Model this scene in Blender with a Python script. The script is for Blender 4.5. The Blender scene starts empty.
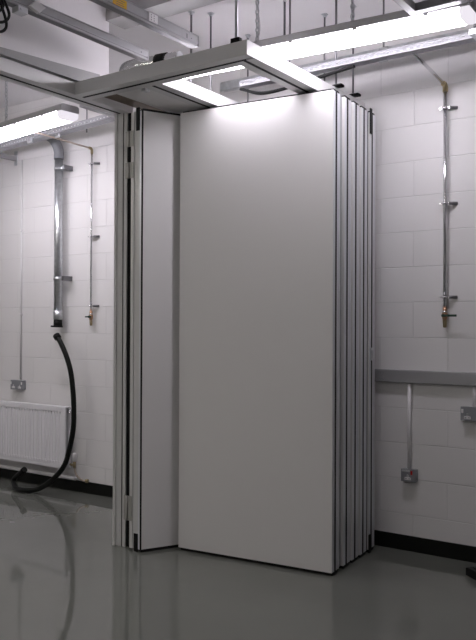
import bpy, bmesh, math, random
from mathutils import Vector, Matrix

# ------------------------------------------------------------------ camera, world, exposure
scene = bpy.context.scene
col = scene.collection
PI = math.pi
CAM_H = 1.43
YAW, PITCH, ROLL = 0.60887, 0.00647, 0.00415
cam_data = bpy.data.cameras.new('camera')
cam_data.sensor_width = 36.0
cam_data.sensor_height = 36.0
cam_data.sensor_fit = 'AUTO'
cam_data.lens = 776.5 / 640.0 * 36.0
cam_data.clip_start = 0.05
cam = bpy.data.objects.new('camera', cam_data)
col.objects.link(cam)
f_ = Vector((-math.sin(YAW) * math.cos(PITCH), math.cos(YAW) * math.cos(PITCH), math.sin(PITCH)))
r0 = Vector((math.cos(YAW), math.sin(YAW), 0))
u0 = r0.cross(f_)
r_ = math.cos(ROLL) * r0 + math.sin(ROLL) * u0
u_ = -math.sin(ROLL) * r0 + math.cos(ROLL) * u0
cam.matrix_world = Matrix(((r_.x, u_.x, -f_.x, 0), (r_.y, u_.y, -f_.y, 0), (r_.z, u_.z, -f_.z, CAM_H), (0, 0, 0, 1)))
scene.camera = cam

world = bpy.data.worlds.new('world')
scene.world = world
world.use_nodes = True
world.node_tree.nodes['Background'].inputs[0].default_value = (0.9, 0.9, 1.0, 1)
world.node_tree.nodes['Background'].inputs[1].default_value = 0.02

scene.view_settings.view_transform = 'Standard'
scene.view_settings.look = 'None'
scene.view_settings.gamma = 1.0
scene.view_settings.use_curve_mapping = False
scene.view_settings.exposure = 0.0

TUBE_POWER = 24.0          # radiance of the lit diffusers
TUBE_COLOUR = (0.97, 0.915, 1.0)

# ------------------------------------------------------------------ materials
def mat(name, colr, rough=0.5, metal=0.0, spec=0.5, bump=0.0, bscale=60.0, var=0.0, vscale=8.0, coat=0.0):
    m = bpy.data.materials.new(name)
    m.use_nodes = True
    nt = m.node_tree
    b = nt.nodes['Principled BSDF']
    b.inputs['Base Color'].default_value = (*colr, 1)
    b.inputs['Roughness'].default_value = rough
    b.inputs['Metallic'].default_value = metal
    b.inputs['Specular IOR Level'].default_value = spec
    b.inputs['Coat Weight'].default_value = coat
    tc = nt.nodes.new('ShaderNodeTexCoord')
    if var > 0:
        n = nt.nodes.new('ShaderNodeTexNoise')
        n.inputs['Scale'].default_value = vscale
        n.inputs['Detail'].default_value = 4
        r = nt.nodes.new('ShaderNodeValToRGB')
        r.color_ramp.elements[0].position = 0.3
        r.color_ramp.elements[1].position = 0.7
        r.color_ramp.elements[0].color = (*[max(0, c * (1 - var)) for c in colr], 1)
        r.color_ramp.elements[1].color = (*[min(1, c * (1 + var)) for c in colr], 1)
        nt.links.new(tc.outputs['Object'], n.inputs['Vector'])
        nt.links.new(n.outputs['Fac'], r.inputs['Fac'])
        nt.links.new(r.outputs['Color'], b.inputs['Base Color'])
    if bump > 0:
        n2 = nt.nodes.new('ShaderNodeTexNoise')
        n2.inputs['Scale'].default_value = bscale
        n2.inputs['Detail'].default_value = 3
        bp = nt.nodes.new('ShaderNodeBump')
        bp.inputs['Strength'].default_value = bump
        bp.inputs['Distance'].default_value = 0.01
        nt.links.new(tc.outputs['Object'], n2.inputs['Vector'])
        nt.links.new(n2.outputs['Fac'], bp.inputs['Height'])
        nt.links.new(bp.outputs['Normal'], b.inputs['Normal'])
    return m

def emit_mat(name, colr, strength):
    m = bpy.data.materials.new(name)
    m.use_nodes = True
    nt = m.node_tree
    nt.nodes.clear()
    o = nt.nodes.new('ShaderNodeOutputMaterial')
    e = nt.nodes.new('ShaderNodeEmission')
    e.inputs[0].default_value = (*colr, 1)
    e.inputs[1].default_value = strength
    nt.links.new(e.outputs[0], o.inputs[0])
    return m

def block_mat():
    """White painted blockwork, 450 x 225 mm courses."""
    m = bpy.data.materials.new('painted_blockwork')
    m.use_nodes = True
    nt = m.node_tree
    b = nt.nodes['Principled BSDF']
    b.inputs['Roughness'].default_value = 0.55
    b.inputs['Specular IOR Level'].default_value = 0.35
    tc = nt.nodes.new('ShaderNodeTexCoord')
    sp = nt.nodes.new('ShaderNodeSeparateXYZ')
    cb = nt.nodes.new('ShaderNodeCombineXYZ')
    ax = nt.nodes.new('ShaderNodeMath'); ax.operation = 'ADD'; ax.inputs[1].default_value = 2.134 + 45.0
    az = nt.nodes.new('ShaderNodeMath'); az.operation = 'ADD'; az.inputs[1].default_value = -0.004 + 0.225 * 20
    nt.links.new(tc.outputs['Object'], sp.inputs[0])
    nt.links.new(sp.outputs['X'], ax.inputs[0])
    nt.links.new(sp.outputs['Z'], az.inputs[0])
    nt.links.new(ax.outputs[0], cb.inputs['X'])
    nt.links.new(az.outputs[0], cb.inputs['Y'])
    def brick(ms, smooth):
        br = nt.nodes.new('ShaderNodeTexBrick')
        br.inputs['Scale'].default_value = 1.0
        br.inputs['Brick Width'].default_value = 0.45
        br.inputs['Row Height'].default_value = 0.225
        br.inputs['Mortar Size'].default_value = ms
        br.inputs['Mortar Smooth'].default_value = smooth
        br.inputs['Color1'].default_value = (0.80, 0.788, 0.785, 1)
        br.inputs['Color2'].default_value = (0.785, 0.773, 0.77, 1)
        br.inputs['Mortar'].default_value = (0.71, 0.70, 0.695, 1)
        br.offset = 0.5
        nt.links.new(cb.outputs[0], br.inputs['Vector'])
        return br
    b1 = brick(0.0026, 0.6)
    b2 = brick(0.0045, 1.0)
    nt.links.new(b1.outputs['Color'], b.inputs['Base Color'])
    inv = nt.nodes.new('ShaderNodeMath'); inv.operation = 'SUBTRACT'; inv.inputs[0].default_value = 1.0
    nt.links.new(b2.outputs['Fac'], inv.inputs[1])
    ns = nt.nodes.new('ShaderNodeTexNoise'); ns.inputs['Scale'].default_value = 120; ns.inputs['Detail'].default_value = 3
    nt.links.new(tc.outputs['Object'], ns.inputs['Vector'])
    mx = nt.nodes.new('ShaderNodeMath'); mx.operation = 'MULTIPLY'; mx.inputs[1].default_value = 0.16
    nt.links.new(ns.outputs['Fac'], mx.inputs[0])
    ad = nt.nodes.new('ShaderNodeMath'); ad.operation = 'ADD'
    nt.links.new(inv.outputs[0], ad.inputs[0]); nt.links.new(mx.outputs[0], ad.inputs[1])
    bp = nt.nodes.new('ShaderNodeBump')
    bp.inputs['Strength'].default_value = 0.6
    bp.inputs['Distance'].default_value = 0.004
    nt.links.new(ad.outputs[0], bp.inputs['Height'])
    nt.links.new(bp.outputs['Normal'], b.inputs['Normal'])
    return m

def floor_mat():
    m = mat('epoxy_floor', (0.152, 0.158, 0.142), 0.12, 0, 0.75, var=0.05, vscale=1.6)
    nt = m.node_tree
    b = nt.nodes['Principled BSDF']
    tc = nt.nodes.new('ShaderNodeTexCoord')
    n = nt.nodes.new('ShaderNodeTexNoise'); n.inputs['Scale'].default_value = 2.5; n.inputs['Detail'].default_value = 5
    r = nt.nodes.new('ShaderNodeMapRange')
    r.inputs['From Min'].default_value = 0.3; r.inputs['From Max'].default_value = 0.7
    r.inputs['To Min'].default_value = 0.015; r.inputs['To Max'].default_value = 0.045
    nt.links.new(tc.outputs['Object'], n.inputs['Vector'])
    nt.links.new(n.outputs['Fac'], r.inputs['Value'])
    nt.links.new(r.outputs['Result'], b.inputs['Roughness'])
    n2 = nt.nodes.new('ShaderNodeTexNoise'); n2.inputs['Scale'].default_value = 9; n2.inputs['Detail'].default_value = 1
    bp = nt.nodes.new('ShaderNodeBump'); bp.inputs['Strength'].default_value = 0.05; bp.inputs['Distance'].default_value = 0.01
    nt.links.new(tc.outputs['Object'], n2.inputs['Vector'])
    nt.links.new(n2.outputs['Fac'], bp.inputs['Height'])
    nt.links.new(bp.outputs['Normal'], b.inputs['Normal'])
    return m

M_BLOCK = block_mat()
M_FLOOR = floor_mat()
M_PAINT = mat('white_wall_paint', (0.80, 0.785, 0.80), 0.7, bump=0.05, bscale=90)
M_CEIL = mat('white_ceiling_paint', (0.80, 0.785, 0.80), 0.8, bump=0.05, bscale=70)
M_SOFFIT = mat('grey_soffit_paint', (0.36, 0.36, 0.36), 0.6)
M_SKIRT = mat('black_vinyl_skirting', (0.008, 0.009, 0.008), 0.5, 0, 0.15)
M_PANEL = mat('panel_laminate', (0.76, 0.75, 0.745), 0.38, bump=0.02, bscale=300)
M_ALU = mat('satin_aluminium', (0.66, 0.67, 0.69), 0.38, 0.75, var=0.03)
M_EDGE = mat('bright_edge_aluminium', (0.74, 0.75, 0.78), 0.36, 0.35)
M_ALU_DULL = mat('grey_anodised_aluminium', (0.40, 0.40, 0.41), 0.45, 0.55, var=0.03)
M_TRACK = mat('track_powder_coat', (0.66, 0.66, 0.655), 0.42, 0.1)
M_BLACK = mat('black_rubber', (0.010, 0.010, 0.010), 0.6, 0, 0.2)
M_HOSE = mat('black_hose_rubber', (0.006, 0.007, 0.006), 0.4, 0, 0.2)
M_OLIVE = mat('dark_grey_groove', (0.16, 0.165, 0.14), 0.5, 0.4)
M_GALV = mat('galvanised_steel', (0.62, 0.64, 0.66), 0.32, 0.9, var=0.12, vscale=30)
M_HINGE = mat('hinge_steel', (0.42, 0.41, 0.39), 0.55, 0.4, bump=0.3, bscale=150)
M_FOIL = mat('silver_foil', (0.75, 0.77, 0.78), 0.22, 0.9)
M_TRAY = mat('tray_steel', (0.34, 0.34, 0.36), 0.5, 0.3, var=0.12, vscale=40)
M_CHROME = mat('chrome_pipe', (0.78, 0.78, 0.80), 0.18, 0.95)
M_STEELDARK = mat('dark_steel', (0.20, 0.20, 0.21), 0.4, 0.8)
M_BRASS = mat('brass', (0.42, 0.34, 0.20), 0.3, 0.9)
M_COPPER = mat('copper', (0.50, 0.30, 0.19), 0.35, 0.8)
M_PIPEPAINT = mat('dull_copper_pipe', (0.55, 0.46, 0.40), 0.4, 0.4)
M_WHITEPL = mat('white_plastic', (0.80, 0.79, 0.80), 0.35)
M_RAD = mat('white_enamel', (0.80, 0.79, 0.82), 0.3)
M_RADDARK = mat('radiator_slot', (0.42, 0.42, 0.44), 0.5)
M_GREYPL = mat('grey_flexible_sleeve', (0.24, 0.25, 0.27), 0.5)
M_METALBOX = mat('grey_metal_box', (0.30, 0.31, 0.33), 0.4, 0.4)
M_RED = mat('red_rocker', (0.55, 0.02, 0.015), 0.35)
M_YELLOW = mat('yellow_label', (0.70, 0.42, 0.02), 0.5)
M_INFILL = mat('brown_infill', (0.20, 0.155, 0.12), 0.6, var=0.2, vscale=6)
M_HOUSING = mat('grey_luminaire_body', (0.50, 0.49, 0.51), 0.45)
M_LIT = emit_mat('lit_diffuser', TUBE_COLOUR, TUBE_POWER)
M_LITWARM = emit_mat('lit_diffuser_warm', (1.0, 0.95, 0.89), TUBE_POWER * 1.1)
M_LITEND = emit_mat('lit_diffuser_end', TUBE_COLOUR, 0.9)
M_GREEN = mat('dark_green_lever', (0.015, 0.045, 0.03), 0.4)

# ------------------------------------------------------------------ mesh helpers
class MB:
    def __init__(self):
        self.bm = bmesh.new()
    def box(self, x0, x1, y0, y1, z0, z1):
        vs = [self.bm.verts.new((x, y, z)) for z in (z0, z1) for y in (y0, y1) for x in (x0, x1)]
        for f in ((0, 2, 3, 1), (4, 5, 7, 6), (0, 1, 5, 4), (2, 6, 7, 3), (0, 4, 6, 2), (1, 3, 7, 5)):
            self.bm.faces.new([vs[i] for i in f])
        return self
    def tube(self, pts, r, n=12, cap=True):
        pts = [Vector(p) for p in pts]
        rs = r if isinstance(r, (list, tuple)) else [r] * len(pts)
        rings = []
        prev = None
        for i, p in enumerate(pts):
            if i == 0: t = pts[1] - p
            elif i == len(pts) - 1: t = p - pts[i - 1]
            else: t = (pts[i + 1] - p).normalized() + (p - pts[i - 1]).normalized()
            t.normalize()
            if prev is None:
                a = Vector((0, 0, 1)) if abs(t.z) < 0.9 else Vector((1, 0, 0))
                e1 = t.cross(a).normalized()
            else:
                e1 = (prev - t * prev.dot(t)).normalized()
            prev = e1
            e2 = t.cross(e1)
            rings.append([self.bm.verts.new(p + rs[i] * (math.cos(2 * PI * k / n) * e1 + math.sin(2 * PI * k / n) * e2)) for k in range(n)])
        for a, b in zip(rings, rings[1:]):
            for k in range(n):
                f = self.bm.faces.new((a[k], a[(k + 1) % n], b[(k + 1) % n], b[k])); f.smooth = True
        if cap:
            self.bm.faces.new(rings[0][::-1]); self.bm.faces.new(rings[-1])
        return self
    def prism(self, poly, axis, a, b):
        """poly: 2-D outline extruded along axis between a and b."""
        def P(u, v, w):
            return {'x': (w, u, v), 'y': (u, w, v), 'z': (u, v, w)}[axis]
        A = [self.bm.verts.new(P(u, v, a)) for u, v in poly]
        B = [self.bm.verts.new(P(u, v, b)) for u, v in poly]
        n = len(poly)
        self.bm.faces.new(A[::-1]); self.bm.faces.new(B)
        for k in range(n):
            self.bm.faces.new((A[k], A[(k + 1) % n], B[(k + 1) % n], B[k]))
        return self
    def torus(self, c, R, r, axis=(0, 0, 1), sx=1.0, n=12, m=6):
        ax = Vector(axis).normalized()
        a = ax.orthogonal().normalized(); b = ax.cross(a)
        pts = []
        c = Vector(c)
        rings = []
        for i in range(n):
            t = 2 * PI * i / n
            d = math.cos(t) * a * sx + math.sin(t) * b
            ctr = c + R * d
            dn = d.normalized()
            rings.append([self.bm.verts.new(ctr + r * (math.cos(2 * PI * k / m) * dn + math.sin(2 * PI * k / m) * ax)) for k in range(m)])
        for i in range(n):
            A, B = rings[i], rings[(i + 1) % n]
            for k in range(m):
                f = self.bm.faces.new((A[k], B[k], B[(k + 1) % m], A[(k + 1) % m])); f.smooth = True
        return self
    def build(self, name, material, parent=None, bevel=0.0):
        bmesh.ops.recalc_face_normals(self.bm, faces=self.bm.faces[:])
        me = bpy.data.meshes.new(name)
        self.bm.to_mesh(me); self.bm.free()
        me.materials.append(material)
        o = bpy.data.objects.new(name, me)
        col.objects.link(o)
        if parent is not None:
            o.parent = parent
        if bevel > 0:
            md = o.modifiers.new('bevel', 'BEVEL'); md.width = bevel; md.segments = 2; md.limit_method = 'ANGLE'
        return o

def tag(o, label=None, cat=None, group=None, kind=None):
    if label: o['label'] = label
    if cat: o['category'] = cat
    if group: o['group'] = group
    if kind: o['kind'] = kind
    return o

def thing(name, label, cat, loc=(0, 0, 0), rz=0.0, group=None):
    o = bpy.data.objects.new(name, None)
    o.empty_display_size = 0.1
    col.objects.link(o)
    o.location = loc; o.rotation_euler = (0, 0, rz)
    return tag(o, label, cat, group)

def struct(name, mb, m, parent=None):
    o = mb.build(name, m, parent)
    if parent is None: tag(o, kind='structure')
    return o

def smooth_path(pts, n=8):
    pts = [Vector(p) for p in pts]
    P = [pts[0] * 2 - pts[1]] + pts + [pts[-1] * 2 - pts[-2]]
    out = []
    for i in range(1, len(P) - 2):
        for k in range(n):
            t = k / n
            a, b, c, d = P[i - 1], P[i], P[i + 1], P[i + 2]
            out.append(0.5 * ((2 * b) + (c - a) * t + (2 * a - 5 * b + 4 * c - d) * t * t + (3 * b - a - 3 * c + d) * t ** 3))
    out.append(pts[-1])
    return out

def copy_thing(root):
    r = root.copy(); col.objects.link(r)
    for ch in list(root.children):
        c = ch.copy(); col.objects.link(c); c.parent = r
        for g in list(ch.children):
            d = g.copy(); col.objects.link(d); d.parent = c
    return r

# ------------------------------------------------------------------ the room
WALL_Y = 4.686
CEIL = 3.45
XL, XR, YF = -8.0, 3.0, -3.0
struct('floor', MB().box(XL, XR, YF, WALL_Y + 0.1, -0.1, 0), M_FLOOR)
struct('ceiling', MB().box(XL, XR, YF, WALL_Y + 0.1, CEIL, CEIL + 0.1), M_CEIL)
struct('wall_back', MB().box(XL, XR, WALL_Y, WALL_Y + 0.1, 0, CEIL), M_BLOCK)
struct('wall_left', MB().box(XL - 0.1, XL, YF, WALL_Y + 0.1, 0, CEIL), M_PAINT)
struct('wall_right', MB().box(XR, XR + 0.1, YF, WALL_Y + 0.1, 0, CEIL), M_PAINT)
struct('wall_front', MB().box(XL, XR, YF - 0.1, YF, 0, CEIL), M_PAINT)
struct('baseboard_back', MB().box(XL, XR, WALL_Y - 0.012, WALL_Y, 0, 0.095), M_SKIRT)
# bulkhead closing the space between the partition track and the ceiling, and the soffit downstand
struct('trim_1', MB().box(-3.58, -3.43, YF, 3.50, 2.885, CEIL), M_PAINT)
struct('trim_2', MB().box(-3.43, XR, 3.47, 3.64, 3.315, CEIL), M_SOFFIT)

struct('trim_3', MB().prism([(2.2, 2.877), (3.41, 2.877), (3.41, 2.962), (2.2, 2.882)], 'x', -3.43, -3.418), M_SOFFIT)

# ------------------------------------------------------------------ partition track in the ceiling
def channel(axis, c, a, b, z0=2.80, z1=2.875, hw=0.064, slot=0.009):
    """Hollow track: top, two cheeks and two lips either side of a slot."""
    mb = MB()
    t = 0.008
    def bx(u0, u1, za, zb):
        if axis == 'y': mb.box(c + u0, c + u1, a, b, za, zb)
        else: mb.box(a, b, c + u0, c + u1, za, zb)
    bx(-hw, hw, z1 - t, z1)
    bx(-hw, -hw + t, z0 + t, z1 - t); bx(hw - t, hw, z0 + t, z1 - t)
    bx(-hw, -slot, z0, z0 + t); bx(slot, hw, z0, z0 + t)
    return mb

track = thing('partition_track', 'grey aluminium ceiling track with slotted rails forming an open rectangle', 'ceiling track', (0, 0, 0))
C2 = -2.272
channel('y', -3.512, YF + 0.02, 3.74).build('main_rail', M_TRACK, track)
channel('x', 3.30, -3.448, C2 + 0.060).build('cross_rail', M_TRACK, track)
channel('y', -2.945, 3.364, 4.60).build('branch_rail', M_TRACK, track)
MB().box(C2 + 0.060, C2 + 0.064, 3.236, 3.364, 2.80, 2.875).build('end_plate', M_TRACK, track)
channel('y', C2, 3.364, 4.60).build('branch_rail', M_TRACK, track)
for (x0, x1, y0, y1) in ((-3.521, -3.503, YF + 0.02, 3.74), (-3.446, C2 - 0.009, 3.291, 3.309), (-2.954, -2.936, 3.364, 4.60), (C2 - 0.009, C2 + 0.009, 3.291, 4.60)):
    MB().box(x0, x1, y0, y1, 2.7985, 2.806).build('slot_shade', M_BLACK, track)  # flush black strip painting the darkness inside the slot
MB().box(-3.245, -3.009, 3.366, 4.6, 2.806, 2.822).build('soffit_board', M_PANEL, track)
MB().box(-3.448, -3.245, 3.366, 4.6, 2.845, 2.86).build('infill_board', M_INFILL, track)  # dark brown board filling the gap between main rail and soffit board
MB().box(-3.05, -3.02, 3.38, 3.42, 2.790, 2.806).build('end_stop', M_GALV, track)

# rods and clamps holding the track
def rod(x, y, z0, label, r=0.006, plate=True, mt=M_STEELDARK, clamp=None, group=None, top=CEIL):
    t = thing('threaded_rod', label, 'hanger rod', (x, y, z0), 0, group)
    h = top - z0
    MB().tube([(0, 0, 0), (0, 0, h)], r, 8).build('rod', mt, t)
    if plate:
        MB().box(-0.016, 0.016, -0.016, 0.016, h - 0.006, h).tube([(0, 0, h - 0.022), (0, 0, h - 0.006)], 0.012, 6).build('anchor_plate', M_GALV, t)
    if clamp:
        w, d, hh = clamp
        MB().box(-w, w, -d, -d + 0.008, 0, hh).box(-w, w, d - 0.008, d, 0, hh).box(-w, w, -d, d, 0, 0.006).box(-w, -w + 0.012, -d, d, 0, hh).box(w - 0.012, w, -d, d, 0, hh).build('track_clamp', M_BLACK, t)
        MB().tube([(0, 0, 0.0), (0, 0, 0.02)], 0.013, 6).build('nut', M_GALV, t)
    return t
rod(-2.288, 3.255, 2.875, 'steel rod with a black clamp on the front corner of the ceiling track', 0.008, mt=M_GALV, clamp=(0.026, 0.014, 0.026))
rod(-2.21, 4.20, 2.875, 'steel rod with a black clamp above the front right corner of the folded panels', 0.007, clamp=(0.045, 0.022, 0.014))
rod(-2.21, 4.43, 2.875, 'thin steel rod with a black clamp rising behind the middle of the panel stack', 0.006, clamp=(0.045, 0.022, 0.014))

# ------------------------------------------------------------------ overhead aluminium rails
def rail(xf, zc, y0, y1, label, h=0.06, w=0.05):
    t = thing('overhead_rail', label, 'ceiling rail', (xf - w / 2, 0, zc))
    hw = w / 2
    # profiled section: web with lips top and bottom and a groove low on the face
    prof = [(-hw, 0), (hw, 0), (hw, 0.006), (hw - 0.004, 0.008), (hw - 0.004, 0.012), (hw, 0.014), (hw, h - 0.006), (hw + 0.003, h - 0.005), (hw + 0.003, h), (-hw - 0.003, h), (-hw - 0.003, h - 0.005), (-hw, h - 0.006), (-hw, 0.014), (-hw + 0.004, 0.012), (-hw + 0.004, 0.008), (-hw, 0.006)]
    MB().prism(prof, 'y', y0, y1).build('profile', M_ALU_DULL, t)
    MB().box(-hw - 0.002, hw + 0.002, y1, y1 + 0.004, 0.0, h).build('end_cap', M_STEELDARK if zc > 3.01 else M_ALU, t)
    MB().box(-hw + 0.008, hw - 0.008, y0 + 0.01, y1 - 0.01, -0.002, 0.0).build('slot_strip', M_STEELDARK, t)
    return t
b1 = rail(-3.07, 2.999, 0.3, 3.46, 'left overhead grey rail with a white clip, running towards the back wall', 0.056)
b2 = rail(-2.72, 3.015, 0.3, 3.49, 'right overhead grey rail carrying a yellow label', 0.063)
hwb = 0.025
MB().box(hwb, hwb + 0.0015, 2.80, 2.90, 0.014, 0.055).build('label_plate', M_YELLOW, b2)
lab = MB()
for k, (a, b) in enumerate(((2.815, 2.885), (2.825, 2.875), (2.82, 2.88))):
    lab.box(hwb + 0.0015, hwb + 0.002, a, b, 0.045 - 0.011 * k - 0.003, 0.045 - 0.011 * k)
lab.build('label_print', M_STEELDARK, b2)
sk = MB().box(hwb, hwb + 0.006, 3.065, 3.135, 0.012, 0.058)
sk.build('terminal_plate', M_WHITEPL, b2, 0.001)
dots = MB()
for j in range(2):
    for k in range(3):
        dots.tube([(hwb + 0.005, 3.083 + 0.022 * j, 0.022 + 0.013 * k), (hwb + 0.0066, 3.083 + 0.022 * j, 0.022 + 0.013 * k)], 0.0032, 8)
dots.build('terminal_holes', M_STEELDARK, b2)
MB().box(hwb, hwb + 0.001, 3.385, 3.395, 0.02, 0.045).build('end_slot', M_STEELDARK, b2)
MB().tube([(hwb, 3.43, 0.03), (hwb + 0.002, 3.43, 0.03)], 0.004, 8).build('screw', M_STEELDARK, b2)
MB().tube([(hwb, 3.40, 0.03), (hwb + 0.002, 3.40, 0.03)], 0.004, 8).build('screw', M_STEELDARK, b1)
# white clip and latch under the left rail
MB().prism([(2.56, 0.012), (2.62, -0.005), (2.66, 0.035), (2.60, 0.052)], 'x', hwb, hwb + 0.02).build('clip', M_WHITEPL, b1)
MB().box(-0.02, 0.03, 2.50, 2.56, -0.03, 0.0).tube([(0.032, 2.515, -0.015), (0.036, 2.515, -0.015)], 0.008, 8).build('clip_bracket', M_ALU, b1, 0.003)
for k, y in enumerate((0.8, 1.9)):
    rod(-3.095, y, 3.055, 'hanger rod of the left overhead rail', group='hanger rods of the left rail')
    rod(-2.745, y, 3.078, 'hanger rod of the right overhead rail', group='hanger rods of the right rail')
# cables looped over the left rail
cb = MB()
for k, (dy, dz) in enumerate(((0, 0), (0.035, -0.035), (-0.04, -0.06), (0.02, -0.085))):
    y = 2.36 + dy
    cb.tube(smooth_path([(-3.15, y - 0.10, 3.059), (-3.095, y - 0.08, 3.064), (-3.048, y - 0.06, 3.05), (-3.042, y + 0.03, 2.96 + dz), (-3.044, y - 0.03, 2.90 + dz), (-3.043, y - 0.15, 2.93 + dz), (-3.045, y - 0.23, 3.03)]), 0.007, 8)
tag(cb.build('cable', M_BLACK), 'black cable looped over the left overhead rail', 'cable')

# ------------------------------------------------------------------ luminaires
def luminaire(label, loc, rz, L=1.8, lit=None):
    """Batten: grey body, opal diffuser below.  Local x runs along the tube, z=0 is the diffuser underside."""
    t = thing('fluorescent_light', label, 'ceiling light', loc, rz)
    hy = 0.075
    body = [(-hy, 0.055), (-hy + 0.004, 0.050), (hy - 0.004, 0.050), (hy, 0.055), (hy, 0.088), (hy - 0.012, 0.098), (-hy + 0.012, 0.098), (-hy, 0.088)]
    MB().prism(body, 'x', -L / 2, L / 2).build('body', M_HOUSING, t)
    dif = [(-hy + 0.002, 0.050), (-hy + 0.004, 0.020), (-hy + 0.014, 0.004), (-hy + 0.026, 0.0), (hy - 0.026, 0.0), (hy - 0.014, 0.004), (hy - 0.004, 0.020), (hy - 0.002, 0.050)]
    MB().prism(dif, 'x', -L / 2 + 0.05, L / 2 - 0.05).build('diffuser', lit or M_LIT, t)
    for s in (-1, 1):
        a, b = sorted((s * (L / 2 - 0.05), s * (L / 2 - 0.002)))
        MB().prism(dif, 'x', a, b).build('diffuser_end', M_LITEND, t)
    for k in range(5):
        x = -L / 2 + 0.22 + k * (L - 0.44) / 4
        MB().box(x - 0.012, x + 0.012, -hy - 0.003, -hy + 0.006, 0.040, 0.062).build('clip', M_HOUSING, t)
    return t
L1 = luminaire('long lit fluorescent light above the folded white panels', (-2.25, 3.80, 2.970), 0.0, 2.0)
L1.rotation_euler = (0, math.radians(0.8), math.radians(2.2))
LA = math.radians(-7)
L2 = luminaire('lit fluorescent light on chains in the left bay above the radiator', (-4.88, 3.805, 2.835), LA)

# out of frame: the near-row fitting, and one added to brighten the left bay
luminaire('fluorescent light of the row nearest the camera', (-2.35, 0.2, 2.86), 0.0, lit=M_LITWARM)
luminaire('unseen fluorescent light added to brighten the left bay', (-5.6, 1.3, 2.86), 0.0, lit=M_LITWARM)

def chain(x, y, z0, label):
    t = thing('suspension_chain', label, 'chain', (x, y, z0))
    n = int((CEIL - z0) / 0.026)
    mb = MB()
    p = (CEIL - z0) / n
    for k in range(n):
        c = p * (k + 0.5)
        pts = []
        for i in range(12):
            a = 2 * PI * i / 12
            u, v = 0.010 * math.cos(a), 0.0165 * math.sin(a)
            pts.append((u, 0, c + v) if k % 2 else (0, u, c + v))
        mb.tube(pts + pts[:1], 0.0036, 5, False)
    mb.build('links', M_GALV, t)
    MB().tube([(0, 0, -0.002), (0, 0, 0.012)], 0.006, 8).build('hook', M_STEELDARK, t)
    MB().box(-0.014, 0.014, -0.014, 0.014, CEIL - z0 - 0.006, CEIL - z0).build('anchor_plate', M_GALV, t)
    return t
chain(-2.52, 3.80, 3.072, 'left steel chain holding the long light above the panels')
chain(-1.90, 3.80, 3.066, 'right steel chain holding the long light above the panels')
chain(-4.78, 3.79, 2.934, 'steel chain holding the fluorescent light in the left bay')
chain(-5.42, 3.868, 2.934, 'chain at the far end of the left bay light')
tag(MB().tube(smooth_path([(-2.56, 3.785, 3.449), (-2.54, 3.785, 3.39), (-2.515, 3.783, 3.33), (-2.50, 3.782, 3.25), (-2.49, 3.782, 3.16), (-2.505, 3.782, 3.10), (-2.51, 3.782, 3.072)]), 0.003, 6).build('flex', M_WHITEPL), 'thin white flex beside the left chain of the long light', 'cable')

# ------------------------------------------------------------------ trays and trunking along the back wall
def tray(x0, x1, y0, w, z0, label, rz=0, loc=(0, 0, 0)):
    t = thing('cable_tray', label, 'cable tray', loc, rz)
    mb = MB()
    mb.box(x0, x1, y0, y0 + 0.003, z0, z0 + 0.014)
    mb.box(x0, x1, y0, y0 + 0.003, z0 + 0.021, z0 + 0.036)
    n = int((x1 - x0) / 0.04)
    for k in range(n + 1):
        xx = x0 + k * 0.04
        mb.box(xx, min(xx + 0.02, x1), y0, y0 + 0.003, z0 + 0.014, z0 + 0.021)
    mb.box(x0, x1, y0 - 0.008, y0, z0 + 0.031, z0 + 0.036)
    mb.box(x0, x1, y0 - 0.006, y0, z0, z0 + 0.006)
    mb.build('front_flange', M_TRAY, t)
    MB().box(x0, x1, y0 + 0.003, y0 + w, z0, z0 + 0.003).build('tray_floor', M_TRAY, t)
    MB().box(x0, x1, y0 + w, y0 + w + 0.003, z0, z0 + 0.012).build('rear_flange', M_GALV, t)
    return t
tray(-2.86, 1.6, 4.11, 0.06, 2.968, 'bright slotted cable tray running along the back wall on the right')
tray(-2.9, 0.0, 0.0, 0.08, 2.945, 'grey cable tray along the back wall in the left bay', math.radians(-7), (-3.99, 4.12, 0))
def strut_bar(x0, x1, y, z, label):
    return tag(MB().box(x0, x1, y - 0.02, y + 0.02, z, z + 0.004).box(x0, x1, y - 0.02, y - 0.017, z, z + 0.041).box(x0, x1, y + 0.017, y + 0.02, z, z + 0.041).build('steel_channel', M_STEELDARK), label, 'steel channel')
tag(MB().box(-3.2, 1.6, 4.36, 4.40, 3.06, 3.064).box(-3.2, 1.6, 4.36, 4.363, 3.06, 3.12).box(-3.2, 1.6, 4.397, 4.40, 3.06, 3.12).build('steel_channel', M_GALV), 'long grey steel channel above and behind the bright cable tray', 'steel channel')
# trapeze bars across the tray with their rods
def trapeze(x, label, y0=3.98, y1=4.46):
    return tag(MB().box(x - 0.02, x + 0.02, y0, y1, 2.943, 2.968).build('trapeze_bar', M_GALV), label, 'support bar')
trapeze(-2.42, 'steel bar under the tray above the right end of the panel stack')
trapeze(-1.30, 'steel bar under the tray near the right end of the long light')
trapeze(0.4, 'steel bar under the far right run of the tray')
for x, nm in ((-2.42, 'above the panel stack'), (-1.30, 'at the right end of the long light'), (0.4, 'at the far right')):
    rod(x, 4.005, 2.968, 'front hanger rod of the bright tray ' + nm, 0.006)
    rod(x, 4.44, 2.968, 'rear hanger rod of the bright tray ' + nm, 0.006)
rod(-3.02, 4.01, 2.875, 'hanger rod with a ceiling plate right of the yellow-labelled rail end', 0.006)
rod(-3.11, 3.92, 2.86, 'hanger rod seen just behind the tip of the yellow-labelled rail', 0.007)
rod(-3.035, 4.46, 2.875, 'short-looking rod topped by a plate beside the left chain of the long light', 0.006)
rod(-2.51, 4.09, 2.982, 'taller dark rod right of the left chain of the long light', 0.007)
rod(-1.98, 4.38, 3.064, 'rod right of the right chain of the long light', 0.006)
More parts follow.
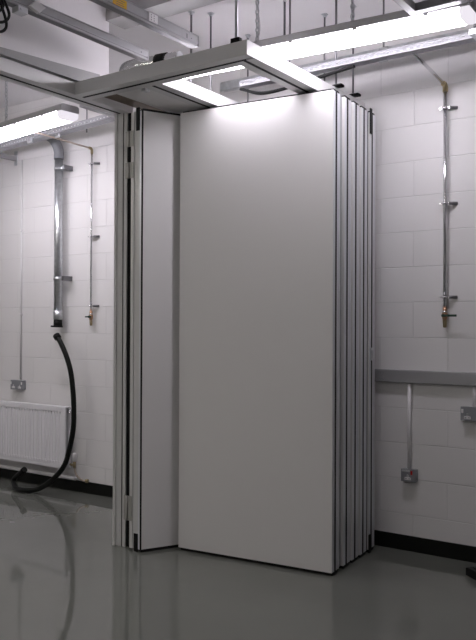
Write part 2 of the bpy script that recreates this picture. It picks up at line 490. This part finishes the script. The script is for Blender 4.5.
# bracket plate on the channel
tag(MB().box(-2.00, -1.94, 4.352, 4.36, 3.03, 3.12).build('bracket_plate', M_ALU_DULL), 'small grey bracket plate hanging over the bright tray', 'bracket')
# cables under the tray
cbl = MB()
for k in range(2):
    cbl.tube(smooth_path([(-2.86 + 0.01 * k, 4.115 + 0.012 * k, 2.955), (-2.7, 4.115 + 0.012 * k, 2.905 - 0.004 * k), (-2.5, 4.115 + 0.012 * k, 2.905), (-2.3, 4.12 + 0.012 * k, 2.93), (-2.05, 4.12 + 0.012 * k, 2.955)]), 0.008, 8)
tag(cbl.build('cable_bundle', M_BLACK), 'black cable bundle sagging beneath the bright tray', 'cable')
# strut frame corner at upper right
fr = thing('strut_frame', 'dark steel strut frame corner at the top right above the long light', 'steel frame', (0, 0, 0))
MB().box(-1.525, -1.485, 0.3, 3.66, 2.995, 3.0).box(-1.525, -1.52, 0.3, 3.66, 3.0, 3.035).box(-1.49, -1.485, 0.3, 3.66, 3.0, 3.035).build('strut', M_ALU_DULL, fr)
MB().box(-1.525, 1.6, 3.66, 3.70, 2.995, 3.0).box(-1.525, 1.6, 3.66, 3.665, 3.0, 3.035).box(-1.525, 1.6, 3.695, 3.70, 3.0, 3.035).build('strut', M_STEELDARK, fr)
rod(-1.505, 2.0, 3.0, 'hanger rod of the strut frame', group='hanger rods of the strut frame')
rod(0.6, 3.68, 3.0, 'hanger rod of the strut frame', group='hanger rods of the strut frame')

# ------------------------------------------------------------------ flexible extraction duct
dk = thing('flexible_duct', 'ribbed silver flexible duct above the track corner', 'duct', (0, 0, 0))
path = smooth_path([(-3.26, 4.0, 3.20), (-3.46, 4.0, 3.21), (-3.66, 4.0, 3.225), (-3.78, 4.03, 3.225), (-3.845, 4.13, 3.21), (-3.86, 4.35, 3.20), (-3.86, WALL_Y, 3.20)], 14)
rr = [0.046 + 0.0025 * (1 if k % 2 else -1) for k in range(len(path))]
MB().tube(path, rr, 16).build('duct_skin', M_FOIL, dk)
MB().tube([path[8], path[10], path[12], path[14]], 0.055, 14).build('duct_clamp', M_BLACK, dk)

# ------------------------------------------------------------------ folded partition panels
PT, PW = 0.108, 1.046
PZ0, PZ1 = 0.02, 2.776
ANG = math.atan2(0.104, 1.042)
def make_panel(label):
    t = thing('partition_panel', label, 'partition panel', (0, 0, 0), 0, 'folded partition panels')
    e = 0.012
    # laminate faces, aluminium edge profiles, dark interlocking groove, sweep seals
    MB().box(-PW + 0.001, -0.001, 0, 0.001, PZ0, PZ1).build('front_face', M_PANEL, t)
    MB().box(-PW + 0.03, -0.03, PT - e, PT, PZ0, PZ1).build('back_face', M_PANEL, t)
    MB().box(-PW + 0.03, -0.03, 0.001, PT - e, PZ0 + 0.005, PZ1 - 0.005).build('core', M_OLIVE, t)
    for x0, x1, g0, g1 in ((-0.03, 0.0, -0.030, -0.001), (-PW, -PW + 0.03, -PW + 0.001, -PW + 0.03)):
        MB().box(x0, x1, 0.001, 0.012, PZ0, PZ1).box(x0 + 0.006, x1 - 0.006, 0.012, 0.019, PZ0, PZ1).box(x0, x1, 0.019, 0.033, PZ0, PZ1).build('edge_profile', M_EDGE, t, 0.0015)
        MB().box(x0, x1, 0.059, 0.078, PZ0, PZ1).box(x0 + 0.008, x1 - 0.008, 0.078, 0.088, PZ0, PZ1).box(x0, x1, 0.088, PT - 0.001, PZ0, PZ1).build('edge_profile', M_EDGE, t, 0.0015)
        MB().box(g0, g1, 0.033, 0.059, PZ0, PZ1).build('seal', M_BLACK, t)
    MB().box(-PW + 0.01, -0.004, 0.012, PT - 0.012, 0.002, PZ0).build('bottom_seal', M_BLACK, t)
    MB().box(-PW + 0.01, -0.004, 0.012, PT - 0.012, PZ1, PZ1 + 0.012).build('top_seal', M_BLACK, t)
    return t
base = Vector((-2.087, 3.938, 0))
step = Vector((-0.0566, 1.0, 0))
names = ['frontmost folded partition panel showing its whole white face',
         'second folded partition panel, directly behind the frontmost one',
         'third folded partition panel from the front, the middle one of the five',
         'fourth folded partition panel from the front, just before the rearmost one',
         'rearmost folded partition panel with a latch on its edge, nearest the back wall']
first = make_panel(names[0])
first.location = base; first.rotation_euler = (0, 0, ANG)
plist = [first]
for i, off in enumerate((0.158, 0.286, 0.411, 0.545)):
    c = copy_thing(first)
    c.location = base + step * off
    c['label'] = names[i + 1]
    plist.append(c)
MB().box(-0.03, -0.010, PT, PT + 0.046, PZ0, PZ1).build('hinge_cover', M_ALU_DULL, first)
MB().box(-0.03, -0.004, PT, PT + 0.022, PZ0, PZ1).build('panel_gap_shade', M_BLACK, plist[3])  # black fill painting the shade in the gap before the rearmost panel
lastp = plist[4]
MB().box(0.0, 0.006, 0.02, 0.045, 1.21, 1.29).box(0.006, 0.012, 0.026, 0.039, 1.225, 1.275).build('latch', M_GALV, lastp)
MB().box(0.0, 0.008, -0.006, 0.024, 2.64, 2.80).build('corner_seal', M_BLACK, lastp)
MB().box(0.0, 0.008, -0.006, 0.024, 0.004, 0.115).build('corner_seal', M_BLACK, lastp)

# ------------------------------------------------------------------ jamb post and the hinged leaf
jamb = thing('jamb_post', 'grey aluminium jamb post standing at the end of the ceiling track', 'door post', (-3.545, 3.673, 0), math.radians(14))
JH = 2.798
jp = [(0.0, 0.0), (0.018, 0.0), (0.020, 0.008), (0.036, 0.008), (0.038, 0.0), (0.062, 0.0), (0.062, 0.05), (0.0, 0.05)]
MB().prism(jp, 'z', 0, JH).build('post_profile', M_TRACK, jamb)
MB().box(0.062, 0.070, 0.004, 0.05, 0, JH).build('gasket', M_BLACK, jamb)
MB().box(0.070, 0.092, 0.0, 0.012, 0, JH).build('hinge_stile', M_TRACK, jamb)
MB().box(0.070, 0.135, 0.012, 0.03, 0, JH).build('jamb_gap_shade', M_BLACK, jamb)  # black strip added so the gap beside the leaf looks shaded
for z in (0.135, 0.10, 0.68, 1.15, 1.62, 2.16, 2.62, 2.58):
    MB().tube([(0.051, -0.003, z), (0.051, 0.001, z)], 0.005, 8).build('screw', M_GALV, jamb)

leafdir = Vector((0.45, 0.893, 0)).normalized()
LANG = math.atan2(leafdir.y, leafdir.x)      # local x runs along the leaf face, local +y towards the jamb
leaf = thing('hinged_panel', 'narrow white hinged leaf standing ajar between the jamb post and the folded panels', 'partition panel', (-3.284, 3.648, 0), LANG)
LW, LT = 0.30, 0.094
MB().box(0.008, LW, 0, 0.012, PZ0, PZ1).build('front_face', M_PANEL, leaf)
MB().box(0.03, LW, LT - 0.012, LT, PZ0, PZ1).build('back_face', M_PANEL, leaf)
MB().box(0.02, LW, 0.012, LT - 0.012, PZ0, PZ1 - 0.004).build('core', M_OLIVE, leaf)
def splay(a, b, d=0.012, out=0.0):
    # slanting leading edge of the leaf: a, b are distances along it from the face corner
    P = lambda t, k: (-0.45 * t + 0.893 * k, 0.893 * t + 0.45 * k)
    return [P(a, -out), P(b, -out), P(b, d), P(a, d)]
MB().prism(splay(0.004, 0.018), 'z', PZ0, PZ1).build('edge_profile', M_EDGE, leaf)
MB().prism(splay(-0.004, 0.004), 'z', PZ0, PZ1 + 0.006).build('seal', M_BLACK, leaf)
MB().prism(splay(0.018, 0.066, 0.014, -0.005), 'z', PZ0, PZ1).build('edge_groove', M_TRACK, leaf)
MB().prism(splay(0.066, 0.092, 0.02), 'z', PZ0, PZ1).build('edge_profile', M_TRACK, leaf)
MB().box(0.008, LW, 0.006, LT - 0.006, 0.002, PZ0).build('bottom_seal', M_BLACK, leaf)
MB().box(0.008, LW, 0.006, LT - 0.006, PZ1, PZ1 + 0.015).build('top_seal', M_BLACK, leaf)
MB().prism(splay(0.022, 0.050, 0.004, 0.001), 'z', 2.655, 2.80).build('corner_seal', M_BLACK, leaf)
MB().prism(splay(0.022, 0.054, 0.004, 0.001), 'z', 0.004, 0.115).build('corner_seal', M_BLACK, leaf)
for z0, z1 in ((2.56, 2.66), (2.36, 2.46), (0.19, 0.345)):
    hb = MB().prism(splay(0.070, 0.092, 0.001, 0.003), 'z', z0, z1).prism(splay(0.092, 0.138, 0.001, 0.003), 'z', z0, z1)
    pc = splay(0.108, 0.112, 0.0, 0.005)[0]
    hb.tube([(pc[0], pc[1], z0), (pc[0], pc[1], z1)], 0.006, 8)
    hb.build('hinge', M_HINGE, leaf)

# ------------------------------------------------------------------ radiator and valve
rad = thing('radiator', 'white panel radiator on the back wall in the left bay', 'radiator', (-4.972, 4.57, 0))
RX0, RX1, RZ0, RZ1 = -1.60, 0.0, 0.205, 0.722
fm = MB()
pitch = 0.035
nr = int((RX1 - RX0 - 0.04) / pitch)
outline = [(RX0, 0.0), (RX0 + 0.02, 0.0)]
for k in range(nr):
    x = RX0 + 0.02 + k * pitch
    outline += [(x + 0.004, 0.0), (x + 0.009, 0.006), (x + 0.017, 0.006), (x + 0.022, 0.0)]
outline += [(RX1, 0.0), (RX1, 0.016), (RX0, 0.016)]
def notched(depth, half):
    o = [(RX0, 0.0)]
    for k in range(nr):
        x = RX0 + 0.02 + k * pitch + 0.013
        o += [(x - half, 0.0), (x - half, depth), (x + half, depth), (x + half, 0.0)]
    return o + [(RX1, 0.0), (RX1, 0.016), (RX0, 0.016)]
fm.box(RX0, RX1, 0.0, 0.016, RZ0, RZ0 + 0.038)
fm.prism(notched(-0.004, 0.008), 'z', RZ0 + 0.038, RZ0 + 0.056)
fm.prism(outline, 'z', RZ0 + 0.056, RZ1 - 0.058)
fm.prism(notched(0.0155, 0.009), 'z', RZ1 - 0.058, RZ1 - 0.036)
fm.box(RX0, RX1, 0.0, 0.016, RZ1 - 0.036, RZ1)
fm.build('front_panel', M_RAD, rad)
MB().box(RX0, RX1 + 0.004, 0.05, 0.064, RZ0, RZ1 - 0.008).build('rear_panel', M_RAD, rad)
MB().box(RX0 + 0.02, RX1 - 0.012, 0.016, 0.05, RZ0 + 0.03, RZ1 - 0.03).build('convector_fins', M_RADDARK, rad)
MB().box(RX0, RX1, 0.003, 0.06, RZ1, RZ1 + 0.006).build('top_grille', M_RAD, rad)
MB().tube([(0.0, 0.036, RZ1 - 0.04), (0.028, 0.036, RZ1 - 0.04)], 0.010, 10).build('air_vent', M_CHROME, rad)
for xb in (-0.30, -1.3):
    MB().box(xb, xb + 0.04, 0.064, 0.116, 0.3, 0.65).build('mounting_lug', M_RAD, rad)
vz = 0.295
vt = thing('radiator_valve', 'white thermostatic valve on a bent copper tail at the right end of the radiator', 'valve', (-4.885, 4.60, 0.24))
MB().tube([(-0.055, 0.006, 0.0), (-0.012, 0, 0.0)], 0.011, 10).tube([(0, 0, -0.02), (0, 0, 0.03)], 0.013, 10).build('valve_body', M_BRASS, vt)
MB().tube([(0, 0, 0.03), (0, 0, 0.045), (0, 0, 0.085), (0, 0, 0.10), (0, 0, 0.105)], [0.013, 0.020, 0.021, 0.017, 0.010], 14).build('valve_head', M_WHITEPL, vt)
MB().tube(smooth_path([(0, 0, -0.02), (0.012, 0.005, -0.07), (0.03, 0.025, -0.11), (0.055, 0.045, -0.13), (0.075, 0.063, -0.135)]), 0.008, 10).build('copper_tail', M_PIPEPAINT, vt)
MB().tube([(0.068, 0.062, -0.135), (0.09, 0.072, -0.135)], 0.016, 10).build('brass_union', M_BRASS, vt)
# low heating pipe under the radiator
tag(MB().tube([(-6.5, 4.655, 0.112), (-4.93, 4.655, 0.112)], 0.016, 12).build('heating_pipe', M_WHITEPL), 'white heating pipe running low under the radiator', 'pipe')

# ------------------------------------------------------------------ black hose
hp = smooth_path([(-5.02, 4.52, 1.325), (-4.975, 4.52, 1.275), (-4.905, 4.52, 1.165), (-4.853, 4.52, 1.04), (-4.823, 4.52, 0.88), (-4.812, 4.52, 0.716), (-4.82, 4.52, 0.549), (-4.865, 4.515, 0.362),
                  (-4.91, 4.50, 0.238), (-5.01, 4.47, 0.125), (-5.12, 4.42, 0.045), (-5.23, 4.37, 0.024), (-5.36, 4.38, 0.024), (-5.48, 4.45, 0.05), (-5.475, 4.46, 0.088), (-5.41, 4.45, 0.128), (-5.325, 4.43, 0.175)], 10)
hose = thing('hose', 'black flexible hose leaning on the radiator and curling on the floor', 'hose', (0, 0, 0))
MB().tube(hp, 0.0215, 14).build('hose_tube', M_HOSE, hose)
MB().tube([hp[0] + Vector((-0.012, 0, 0.013)), hp[0], hp[3]], 0.030, 14).build('hose_cuff', M_BLACK, hose)
MB().tube([hp[-3], hp[-1], hp[-1] + Vector((0.012, 0, 0.008))], 0.026, 14).build('hose_end', M_BLACK, hose)

# ------------------------------------------------------------------ galvanised extraction pipe
ep = thing('extraction_pipe', 'galvanised vertical extraction pipe above the hose', 'pipe', (-5.115, 4.615, 0))
MB().tube([(0, 0, 1.50), (0, 0, 2.90)], 0.036, 20).build('pipe', M_GALV, ep)
MB().tube([(0, 0, 1.47), (0, 0, 1.55)], 0.040, 20).build('sleeve', M_GALV, ep)
MB().tube([(0, 0, 1.415), (0, 0, 1.47)], 0.037, 20).tube([(-0.008, -0.006, 1.404), (-0.008, -0.0055, 1.418)], 0.052, 20).build('end_flap', M_BLACK, ep)
MB().tube(smooth_path([(0, 0, 2.86), (0, 0, 2.92), (-0.01, -0.015, 2.98), (-0.04, -0.05, 3.04), (-0.10, -0.11, 3.08), (-0.22, -0.13, 3.10)]), 0.043, 18).build('flexible_elbow', M_GREYPL, ep)
for z in (2.775, 1.822):
    b = MB().tube([(0, 0, z - 0.012), (0, 0, z + 0.012)], 0.041, 18).box(0.03, 0.085, -0.012, 0.012, z - 0.010, z + 0.010)
    b.build('pipe_clip', M_GALV, ep)
    MB().box(0.075, 0.10, -0.03, 0.0705, z - 0.018, z + 0.022).build('clip_bracket', M_STEELDARK, ep)
tag(MB().tube([(-5.40, 4.485, 3.10), (-7.7, 4.485, 3.10)], 0.05, 16).build('duct_run', M_GALV), 'galvanised duct run continuing left from the extraction pipe', 'duct')

# ------------------------------------------------------------------ gas drops
def gas_drop(label, x, zc, mt, ztop, clips, lever, yend, r, rise, y=4.655):
    t = thing('gas_pipe', label, 'pipe', (x, y, 0))
    MB().tube([(0, 0, 1.535), (0, 0, ztop)], r, 12).build('pipe', mt, t)
    MB().tube([(0, 0, ztop - 0.03), (0, 0, ztop), (0, -0.012, ztop + 0.013), (0, -0.035, ztop + 0.013)], r * 1.45, 12).build('elbow', M_BRASS, t)
    MB().tube([(0, -0.03, ztop + 0.013), (0, yend - y, ztop + rise)], r * 0.9, 12).build('branch_pipe', mt if lever else M_PIPEPAINT, t)
    for z in clips:
        MB().torus((0, 0, z), r + 0.006, 0.006, (0, 0, 1), 1, 14, 8).box(-0.036, -0.014, -0.004, 0.004, z - 0.006, z + 0.006).box(0.014, 0.03, -0.004, 0.004, z - 0.006, z + 0.006).build('pipe_clip', M_CHROME, t)
        MB().tube([(0.025, 0, z), (0.066, WALL_Y - y, z)], 0.010, 10).build('clip_stud', M_STEELDARK, t)
    MB().tube([(0, 0, 1.42), (0, 0, 1.425), (0, 0, 1.465)], [0.008, 0.011, 0.013], 12).build('outlet', M_BRASS, t)
    MB().tube([(0, 0, 1.465), (0, 0, 1.475), (0, 0, 1.49), (0, 0, 1.505), (0, 0, 1.52), (0, 0, 1.545)], [0.010, 0.015, 0.018, 0.018, 0.012, 0.013], 12).build('valve_body', M_COPPER, t)
    MB().tube([(0, 0, 1.512), (0, 0, 1.522)], 0.0155, 12).build('valve_collar', M_CHROME, t)
    if lever:
        MB().tube([(0.0, -0.01, 1.494), (0.0, -0.032, 1.494)], 0.010, 10).box(-0.01, 0.086, -0.036, -0.030, 1.486, 1.500).build('lever', M_GREEN, t, 0.002)
    else:
        MB().tube([(0.0, -0.01, 1.494), (0.0, -0.032, 1.494)], 0.010, 10).box(-0.036, 0.036, -0.036, -0.030, 1.488, 1.500).build('lever', M_GREEN, t, 0.002)
    return t
gas_drop('chrome pipe drop with a green lever valve on the right of the back wall', -1.692, 0, M_CHROME, 2.905, (2.775, 2.185, 1.607), True, 4.15, 0.0115, 0.064)
gas_drop('slim pipe drop with a brass valve beside the galvanised pipe in the left bay', -4.755, 0, M_CHROME, 2.90, (2.785, 2.17, 1.585), False, 4.05, 0.008, 0.025)

# ------------------------------------------------------------------ wall rail, conduits and sockets
dr = thing('wall_trunking', 'grey metal trunking rail across the back wall right of the panels', 'trunking', (0, WALL_Y, 0))
MB().box(-2.165, XR, -0.035, 0, 1.066, 1.148).build('trunking_body', M_ALU_DULL, dr, 0.003)
MB().box(-2.155, XR - 0.01, -0.038, -0.035, 1.072, 1.142).build('trunking_lid', M_ALU_DULL, dr, 0.001)
for z in (1.088, 1.124):
    MB().tube([(-2.105, -0.041, z), (-2.105, -0.037, z)], 0.006, 10).build('screw', M_CHROME, dr)

def conduit(x, z0, z1, label, r=0.011, couplers=()):
    t = thing('conduit', label, 'conduit', (x, WALL_Y - r - 0.002, 0))
    MB().tube([(0, 0, z0), (0, 0, z1)], r, 12).build('tube', M_WHITEPL, t)
    for z in couplers:
        MB().tube([(0, 0, z - 0.012), (0, 0, z + 0.012)], r * 1.35, 12).box(-r * 1.8, r * 1.8, 0.0, r + 0.002, z - 0.006, z + 0.006).build('saddle', M_WHITEPL, t)
    return t
conduit(-1.928, 0.524, 1.066, 'white conduit between the trunking rail and the red-switch socket', 0.0125)
conduit(-1.51, 0.938, 1.066, 'short white conduit above the double socket at the right edge', 0.0125)
conduit(-5.672, 0.925, 2.93, 'long thin white conduit rising from the socket above the radiator', 0.0085, (2.28, 1.52))

def socket(x, z, gangs, label, reds=()):
    w = 0.098 if gangs == 1 else 0.165 if gangs == 2 else 0.15
    h = 0.078 if gangs == 1 else 0.084
    t = thing('wall_socket', label, 'wall socket', (x, WALL_Y, z))
    MB().box(0, w, -0.036, 0, 0, h).build('back_box', M_METALBOX, t, 0.004)
    MB().box(-0.001, w + 0.001, -0.041, -0.036, -0.001, h + 0.001).build('face_plate', M_METALBOX, t, 0.002)
    cell = w / gangs
    for g in range(gangs):
        cx = cell * (g + 0.5) - (0.004 if gangs == 1 else 0)
        ins = MB()
        ins.prism([(cx - 0.005, 0.044), (cx + 0.005, 0.044), (cx + 0.005, 0.030), (cx + 0.020, 0.026), (cx + 0.020, 0.011), (cx - 0.020, 0.011), (cx - 0.020, 0.026), (cx - 0.005, 0.030)], 'y', -0.0425, -0.041)
        ins.build('pin_insert', M_WHITEPL, t)
        MB().box(cx - 0.0025, cx + 0.0025, -0.0432, -0.0424, 0.031, 0.042).box(cx - 0.016, cx - 0.006, -0.0432, -0.0424, 0.016, 0.021).box(cx + 0.006, cx + 0.016, -0.0432, -0.0424, 0.016, 0.021).build('pin_holes', M_METALBOX, t)
        red = g in reds
        sx = cx + (0.026 if gangs == 1 else -0.03 if g == 0 else 0.03)
        MB().box(sx - 0.006, sx + 0.006, -0.047, -0.041, 0.046, 0.070).build('rocker', M_RED if red else M_WHITEPL, t, 0.001)
    if gangs == 1:
        MB().box(0.006, 0.058, -0.042, -0.041, 0.062, 0.074).build('label_strip', M_ALU, t)
    return t
socket(-1.972, 0.445, 1, 'single grey metal socket with a red switch, low on the right wall', (0,))
socket(-1.588, 0.857, 2, 'double grey metal socket below the trunking rail at the right edge')
socket(-5.775, 0.835, 2, 'double grey metal socket on the wall above the radiator')

# ------------------------------------------------------------------ left bay details
wb = thing('wall_bracket', 'galvanised cantilever bracket high on the wall at the left edge', 'bracket', (-5.768, WALL_Y, 2.955))
MB().box(-0.02, 0.02, -0.006, 0, -0.065, 0.065).build('back_plate', M_GALV, wb)
MB().box(-0.02, 0.02, -0.75, -0.006, -0.022, 0.018).build('arm', M_ALU_DULL, wb)
tag(MB().box(-3.90, -3.86, 3.70, 4.20, 2.905, 2.945).build('steel_channel', M_ALU_DULL), 'short grey steel channel left of the jamb post under the tray', 'steel channel')
for (x, y) in ((-5.03, 4.235), (-4.70, 4.235)):
    c = thing('tray_clip', 'metal clip on the front of the left bay tray, %s' % ('left of the extraction pipe' if x < -5 else 'right of the extraction pipe'), 'clip', (x, y, 2.925))
    MB().box(-0.03, 0.03, -0.012, 0.0, -0.012, 0.03).build('clip_body', M_GALV, c, 0.002)
    MB().tube([(0, -0.02, 0.01), (0, -0.012, 0.01)], 0.009, 8).build('bolt', M_CHROME, c)
rod(-4.45, 4.30, 2.933, 'hanger rod of the left bay tray', group='hanger rods of the left bay tray')
rod(-6.3, 4.30, 2.933, 'hanger rod of the left bay tray', group='hanger rods of the left bay tray')

rod(-3.88, 3.76, 2.909, 'hanger rod of the short grey channel', group='hanger rods of the short channel')
rod(-3.88, 3.93, 2.909, 'hanger rod of the short grey channel', group='hanger rods of the short channel')

# black object on the floor at the right edge
bf = thing('rubber_block', 'small black rubber block lying on the floor at the right edge', 'block', (-1.385, 4.40, 0), math.radians(-38))
MB().prism([(-0.085, 0.0), (0.085, 0.0), (0.085, 0.040), (0.06, 0.048), (-0.07, 0.048), (-0.085, 0.042)], 'y', -0.045, 0.045).build('block_body', M_BLACK, bf, 0.003)
MB().box(-0.05, 0.05, -0.02, 0.02, 0.046, 0.054).build('grip_rib', M_HOSE, bf, 0.002)
